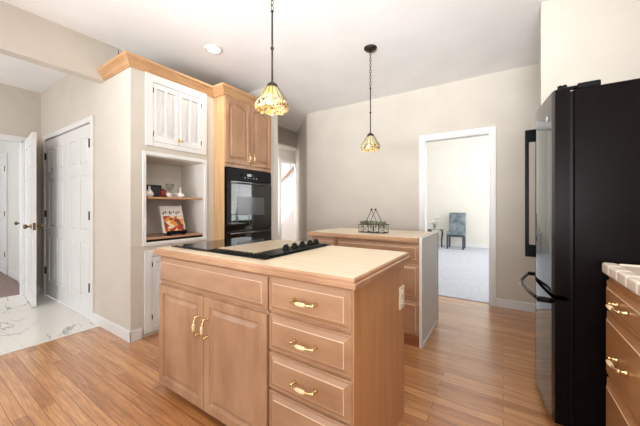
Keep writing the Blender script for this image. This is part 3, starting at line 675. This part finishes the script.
# easel + book
t = thing('book_easel', 'black tabletop easel holding the cookbook in the niche', 'easel', (-2.80, 1.60, .8862))
b = B()
for yy in (1.53, 1.68):
    b.tube([(-2.745, yy, .893), (-2.83, yy, .893)], .006, 'blackmat', 8); b.tube([(-2.745, yy, .892), (-2.742, yy, .935)], .0045, 'blackmat', 8); b.ball((-2.742, yy, .938), .006, 'blackmat')
b.box(-2.835, -2.765, 1.50, 1.71, .899, .912, 'blackmat', .003); b.box(-2.768, -2.758, 1.50, 1.71, .899, .932, 'blackmat', .003)
b.tube([(-2.812, 1.605, .90), (-2.895, 1.605, 1.10)], .006, 'blackmat', 8); b.tube([(-2.895, 1.605, 1.09), (-2.93, 1.605, .891)], .005, 'blackmat', 8)
b.out('stand', t)
t = thing('cookbook', 'cookbook with red and orange food on its cover, propped on the easel', 'book', (-2.795, 1.60, .913))
rot = ((-2.79, 1.6, .913), 'Y', -.30)
b = B(); b.box(-2.802, -2.786, 1.482, 1.706, .913, 1.188, 'porcelain', rot=rot); b.out('pages', t)
b = B(); b.box(-2.7858, -2.7835, 1.480, 1.709, .913, 1.191, 'porcelain', rot=rot); o = b.out('cover', t)
b = B()
O = []
rnd = random.Random(3)
b.box(-2.7834, -2.7826, 1.500, 1.700, .925, 1.085, 'cover', rot=rot)
for k in range(9): b.box(-2.7834, -2.7826, 1.500+k*.022, 1.514+k*.022, 1.10+.01*(k % 3), 1.125+.012*(k % 2), ('leafdark', 'redglaze', 'leaf')[k % 3], rot=rot)
b.out('cover_picture', o)

# ------------------------------------------------------------ refrigerator
FY0, FY1 = 1.872, 2.712
t = thing('refrigerator', 'black bottom-freezer refrigerator with bowed doors against the right wall', 'refrigerator', (.62, 2.29, 0))
b = B(); b.box(.295, 1.02, FY0, FY1, .015, 1.765, 'fridge_side', .006); b.out('body', t)
def fxx(q): return .171+.047*((q*q+.02)**.62)/(1.02**.62)
def bow(z0, z1, nm):
    n = 36; xb = .282; pts = []
    for k in range(n+1):
        s = k/n; y = FY0+.001+(FY1-FY0-.002)*s; q = 2*s-1
        x = fxx(q)
        if abs(q) > .965: x += .006*((abs(q)-.965)/.035)
        pts.append((x, y))
    poly = [(xb, FY0+.001)]+pts+[(xb, FY1-.001)]
    b = B(); b.prism(poly[::-1], z0, z1, 'fridge'); 
    for f in b.bm.faces:
        if abs(f.normal.z) < .5: f.smooth = False
    b.bm.normal_update()
    b.mats.append('fridge_side'); o = b.out(nm, t); me = o.data
    for p in me.polygons:
        if abs(p.normal.z) < .3 and p.normal.x < -.5: p.use_smooth = True
        if p.normal.y < -.85: p.material_index = 1
    try: me.set_sharp_from_angle(angle=.5)
    except Exception: pass
    return o
up = bow(.722, 1.775, 'door'); lo = bow(.065, .700, 'freezer_drawer')
b = B(); b.box(.283, .295, FY0+.012, FY1-.012, .06, 1.76, 'blackmat'); b.out('gasket', t)
b = B(); b.box(.262, .45, FY0+.04, FY1-.04, .0, .062, 'blackmat'); b.out('toe_grille', t)
# hinge cover + hinge
b = B(); b.box(.312, .398, FY0+.012, FY0+.085, 1.766, 1.795, 'blackmat', .004); b.box(.240, .312, FY0+.016, FY0+.055, 1.776, 1.787, 'blackmat', .002)
for xx in (.247, .266): b.lathe((xx, FY0+.035, 1.784), [(.010, 0), (.010, .016), (.006, .020)], 'blackmat', 10)
b.out('hinge_cover', t)
# upper handle (vertical square bar)
HY = 2.50; sx = fxx(2*(HY-FY0)/(FY1-FY0)-1)
b = B(); b.box(.132, .154, HY-.020, HY+.020, .82, 1.72, 'handleblack', .004)
for z in (.82, 1.635): b.box(.136, sx+.004, HY-.019, HY+.019, z, z+.085, 'handleblack', .004)
b.out('handle', up)
# drawer handle bowed bar
b = B(); pts = []
def fx(y): return fxx(2*(y-FY0)/(FY1-FY0)-1)
for k in range(15):
    s = k/14; y = 1.945+(2.64-1.945)*s; pts.append((fx(y)-.045-.030*math.sin(PI*s), y, .672))
b.tube(pts, .010, 'black', 10)
for y in (1.945, 2.64): b.box(fx(y)-.055, fx(y)+.004, y-.016, y+.016, .660, .685, 'black', .004)
b.out('handle', lo)
b = B(); q = (1.985-FY0)/(FY1-FY0)*2-1
b.lathe((fx(1.985)-.0005, 1.985, 1.655), [(.028, .002), (.028, -.002), (.024, -.003)], 'label', 18, axis='X', squash=(1, 1, .62)); b.out('badge', up)

# ------------------------------------------------------------ right counter
XF = .415; CY = 1.838
r = thing('drawer_cabinet', 'honey maple drawer cabinet at the right, beside the refrigerator', 'cabinet', (.72, 1.62, 0))
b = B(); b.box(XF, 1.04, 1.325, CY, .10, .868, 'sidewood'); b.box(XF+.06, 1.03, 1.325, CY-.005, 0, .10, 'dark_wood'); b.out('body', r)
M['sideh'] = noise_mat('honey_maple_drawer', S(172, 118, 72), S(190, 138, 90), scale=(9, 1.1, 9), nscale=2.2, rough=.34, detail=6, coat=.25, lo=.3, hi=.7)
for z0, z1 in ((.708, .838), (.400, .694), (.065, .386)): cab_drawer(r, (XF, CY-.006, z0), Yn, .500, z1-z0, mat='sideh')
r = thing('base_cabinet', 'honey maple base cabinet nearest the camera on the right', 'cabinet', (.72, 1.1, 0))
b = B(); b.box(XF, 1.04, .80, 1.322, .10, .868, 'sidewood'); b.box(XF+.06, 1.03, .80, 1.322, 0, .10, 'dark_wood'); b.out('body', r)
cab_drawer(r, (XF, 1.318, .702), Yn, .51, .126, mat='sideh'); cab_door(r, (XF, 1.318, .115), Yn, .253, .575, mat='sidewood', pull_at=(.223, .5)); cab_door(r, (XF, 1.062, .115), Yn, .253, .575, mat='sidewood', pull_at=(.03, .5))
t = thing('tiled_worktop', 'beige tiled worktop with bullnose edge on the right-hand cabinets', 'worktop', (.72, 1.3, .868))
b = B(); b.box(XF+.01, 1.049, .79, CY-.012, .872, .912, 'tile'); b.out('tiles', t)
b = B(); k = CY; b.box(.394, .439, .795, CY-.006, .872, .913, 'grout', .010, seg=3)
while k > .80:
    b.box(.388, .440, max(k-.105, .79), k-.0025, .868, .917, 'tilesolid', .012, seg=3); k -= .105
b.box(.441, 1.049, CY-.032, CY, .868, .917, 'tilesolid', .012, seg=3); b.out('bullnose', t)

# ------------------------------------------------------------ pendants & downlight
def pendant(label, x, y, zb, dia, mat, rod_len, chain=True, power=6):
    t = thing('pendant_lamp', label, 'pendant lamp', (x, y, zb), 'leaded glass pendant lamps')
    R = dia/2; H = .138; n = 16
    # scalloped conical shade
    b = B(); i = b.mi(mat); rings = []; lead = b.mi('bronze')
    prof = [(.030, H), (.042, H*.90), (.060, H*.68), (.078, H*.47), (.092, H*.33), (R, H*.22), (R*.93, H*.04)]
    for inner in (0, 1):
        for r_, z_ in (prof if not inner else prof[::-1]):
            ring = []
            for k in range(n*2):
                a = 2*PI*k/(n*2); rr = (r_-(.003 if inner else 0))*(1-.03*(k % 2)); zz = z_-(.012*(k % 4 == 0)+.006*(k % 4 in (1, 3)) if z_ < H*.1 else 0)
                ring.append(b.bm.verts.new((x+rr*math.cos(a), y+rr*math.sin(a), zb+zz)))
            rings.append(ring)
    m = n*2
    for q in range(len(rings)):
        a_, b_ = rings[q], rings[(q+1) % len(rings)]
        for k in range(m): b.bm.faces.new((a_[k], a_[(k+1) % m], b_[(k+1) % m], b_[k])).material_index = i
    sh = b.out('lamp_shade', t)
    b = B()
    for k in range(n):
        a = 2*PI*k/n
        b.tube([(x+(r_+.001)*math.cos(a), y+(r_+.001)*math.sin(a), zb+z_) for r_, z_ in prof[:5]], .0016, 'bronze', 5)
    b.out('lead_ribs', sh)
    b = B(); b.lathe((x, y, zb+H-.012), [(.034, 0), (.036, .010), (.030, .026), (.016, .036), (.008, .044)], 'bronze', 18); b.out('cap', t)
    zt = zb+H+.03
    if chain: zr = zt+rod_len
    else: zr = CZ-.12
    b = B(); b.tube([(x, y, zt-.01), (x, y, zr)], .0055, 'bronze', 8)
    b.ball((x, y, zt+.20), .011, 'bronze'); b.ball((x, y, zr), .009, 'bronze'); b.out('rod', t)
    b = B(); z = zr+.006; k = 0
    while z < CZ-.03:
        pts = []
        for j in range(10):
            a = 2*PI*j/10; u_ = .009*math.cos(a); w_ = .019*math.sin(a)
            pts.append((x+(u_ if k % 2 else 0), y+(0 if k % 2 else u_), z+.017+w_))
        b.tube(pts, .0024, 'bronze', 5, True); z += .0295; k += 1
    b.out('chain', t)
    b = B(); b.lathe((x, y, CZ-.03), [(.010, -.012), (.02, 0), (.055, .010), (.064, .022), (.064, .0295)], 'bronze', 22); b.out('canopy', t)
    b = B(); b.lathe((x, y, zb+.045), [(.012, .08), (.013, .06), (.024, .035), (.029, .015), (.022, -.005), (.006, -.014)][::-1], 'bulb', 16); b.out('bulb', t)
    l = bpy.data.lights.new('pendant_light', 'POINT'); l.energy = power; l.color = (1, .82, .58); l.shadow_soft_size = .04
    o = bpy.data.objects.new('pendant_light', l); COL.objects.link(o); o.parent = t; o.location = (0, 0, -.01)
pendant('yellow leaded glass pendant lamp with a long rod over the island', -1.155, 1.255, 1.752, .205, 'shade1', .42, power=.4)
pendant('cream leaded glass pendant lamp hanging by chain over the buffet', -1.105, 2.62, 1.738, .192, 'shade2', .44, power=.4)
t = thing('recessed_downlight', 'round white recessed ceiling light in front of the louvered cabinet', 'ceiling light', (-2.43, 1.79, CZ))
b = B(); b.lathe((-2.43, 1.79, CZ-.006), [(.060, 0), (.085, 0), (.088, .006), (.060, .006)], 'white', 28); b.out('trim_ring', t)
b = B(); b.lathe((-2.43, 1.79, CZ-.0075), [(.001, 0), (.060, 0), (.060, .004), (.001, .004)], 'downlight', 28); b.out('lens', t)
l = bpy.data.lights.new('downlight_spot', 'SPOT'); l.energy = 14; l.color = (1, .93, .82); l.spot_size = 2.3; l.spot_blend = .8; l.shadow_soft_size = .06
o = bpy.data.objects.new('downlight_spot', l); COL.objects.link(o); o.parent = t; o.location = (0, 0, -.02)

# ------------------------------------------------------------ family room furniture
t = thing('side_chair', 'blue-grey upholstered side chair by the far wall beyond the cased opening', 'chair', (-1.09, 8.58, .008))
zf = .008; cx = -1.09; W2 = .222
b = B(); b.box(cx-W2, cx+W2, 8.36, 8.82, .40, .48, 'chair', .02, seg=2); b.box(cx-W2+.01, cx+W2-.01, 8.37, 8.80, .34, .402, 'chairleg', .006); b.out('seat', t)
b = B(); rot = ((cx, 8.80, .46), 'X', -.12); b.box(cx-W2+.008, cx+W2-.008, 8.765, 8.835, .47, .995, 'chair', .018, rot=rot, seg=2); b.tube([(cx, 8.757, .50), (cx, 8.812, .965)], .004, 'chairleg', 5); b.out('backrest', t)
for sx_, yy in ((-1, 8.40), (1, 8.40), (-1, 8.78), (1, 8.78)):
    x = cx+sx_*(W2-.03); b = B(); b.box(x-.022, x+.022, yy-.022, yy+.022, zf, .34, 'chairleg', .004); b.out('leg', t)
t = thing('side_table', 'small glass-topped table with dark curved legs left of the side chair', 'table', (-1.68, 8.62, .008))
b = B(); b.lathe((-1.68, 8.62, .505), [(.001, 0), (.27, 0), (.274, .005), (.27, .011), (.001, .011)], 'clear', 30); b.out('glass_top', t)
for k in range(3):
    a = k*2*PI/3+.05; c_, s_ = math.cos(a), math.sin(a)
    b = B(); b.tube([(-1.68+q*c_, 8.62+q*s_, z) for q, z in ((.16, .497), (.205, .488), (.232, .45), (.225, .35), (.21, .18), (.215, .012))], [.014, .022, .026, .022, .018, .018], 'iron', 8); b.out('leg', t)
t = thing('flower_vase', 'glass vase of white flowers on the glass-topped table', 'vase', (-1.66, 8.62, .5165))
b = B(); b.lathe((-1.66, 8.62, .5165), [(.03, 0), (.04, .01), (.045, .06), (.03, .12), (.035, .15), (.031, .15), (.026, .12), (.04, .06), (.03, .012)], 'clear', 18); b.out('vase', t)
b = B(); rnd = random.Random(5); heads = []
for k in range(9):
    a = rnd.random()*2*PI; rr = rnd.uniform(.03, .15); p = (-1.66+rr*math.cos(a), 8.62+rr*math.sin(a), rnd.uniform(.72, .88)); heads.append(p)
    b.tube([(-1.66, 8.62, .53), ((-1.66+p[0])/2, (8.62+p[1])/2, .66), p], .0035, 'leaf', 5)
b.out('stems', t)
b = B()
for p in heads:
    for j in range(6):
        a = j*PI/3; b.ball((p[0]+.022*math.cos(a), p[1]+.022*math.sin(a), p[2]), .018, 'silk', (1, 1, .6), 8)
    b.ball((p[0], p[1], p[2]+.008), .012, 'cream', seg=8)
b.out('blossoms', t)

# window of family room + outdoors
w = bpy.data.objects.new('window_1', None); COL.objects.link(w); w.location = (3.35, 7.15, .35); w['kind'] = 'structure'; w['label'] = 'white window with muntins in the family room'
b = B(); frame(b, 3.30, 5.9, 8.4, .35, 2.3, .07, .09)
b.box(3.31, 3.38, 7.12, 7.18, .42, 2.23, 'white')
for y in (6.53, 7.77): b.box(3.33, 3.36, y-.012, y+.012, .42, 2.23, 'white')
for z in (.87, 1.32, 1.78): b.box(3.33, 3.36, 5.97, 8.33, z-.012, z+.012, 'white')
b.out('window_frame', w)
b = B(); b.box(3.342, 3.348, 5.97, 8.33, .42, 2.23, 'pane'); b.out('window_pane', w)

# ------------------------------------------------------------ foyer stairs
t = thing('stair_handrail', 'brown handrail rising along the white stair wall in the foyer', 'handrail', (-5.9, 7.0, 1.9))
b = B(); b.tube([(-5.93, 6.72+.0, 1.93-.05), (-5.93, 8.6, 3.28)], .030, 'rail', 10); b.out('rail', t)
for y in (6.85, 7.6):
    b = B(); z = 1.88+(y-6.72)*.745; b.tube([(-5.998, y, z-.07), (-5.94, y, z-.06), (-5.93, y, z-.02)], .008, 'brass', 6); b.out('bracket', t)
b = B()
for k in range(13): b.box(-5.98, -5.10, 5.35+k*.25, 5.65+k*.25, 0 if k < 1 else k*.186-.05, (k+1)*.186-.02, 'white'); 
for k in range(13): b.box(-5.98, -5.08, 5.33+k*.25, 5.62+k*.25, (k+1)*.186-.02, (k+1)*.186, 'carpet')
i_ = b.mi('white'); a_ = [b.bm.verts.new((-5.078, y, z)) for y, z in ((5.2, 0), (8.7, 0), (8.7, 2.85), (5.2, .24))]; c_ = [b.bm.verts.new((-5.04, v.co.y, v.co.z)) for v in a_]
b.bm.faces.new(a_); b.bm.faces.new(c_[::-1])
for k in range(4): b.bm.faces.new((a_[k], c_[k], c_[(k+1) % 4], a_[(k+1) % 4]))
s_ = struct(b, 'stairs', 'white foyer staircase')

# ------------------------------------------------------------ outdoors beyond the family room window
b = B(); b.box(3.45, 40, -6, 30, -.25, -.15, 'grass'); o = b.out('lawn'); o['kind'] = 'structure'; o['label'] = 'lawn outside the family room window'
t = thing('garden_tree', 'leafy garden tree outside the window, seen reflected in the oven glass', 'tree', (7.6, 10.8, -.15))
b = B(); b.tube([(7.6, 10.8, -.16), (7.65, 10.75, 1.2), (7.5, 10.9, 2.4), (7.7, 11.0, 4.2)], [.17, .13, .10, .04], 'bark', 10)
rnd = random.Random(11)
for k in range(9):
    a = rnd.random()*2*PI; z = rnd.uniform(.9, 3.2); b.tube([(7.58, 10.85, z), (7.58+.8*math.cos(a), 10.85+.8*math.sin(a), z+.6), (7.58+1.5*math.cos(a), 10.85+1.5*math.sin(a), z+1.3)], [.05, .03, .01], 'bark', 6)
b.out('trunk', t)
b = B()
for k in range(70):
    a = rnd.random()*2*PI; r_ = rnd.uniform(.3, 1.8); z = rnd.uniform(.9, 4.6); q = rnd.uniform(.14, .34)
    b.ball((7.6+r_*math.cos(a), 10.85+r_*math.sin(a), z), q, 'foliage', (1, 1, rnd.uniform(.6, .9)), 8)
b.out('foliage', t)
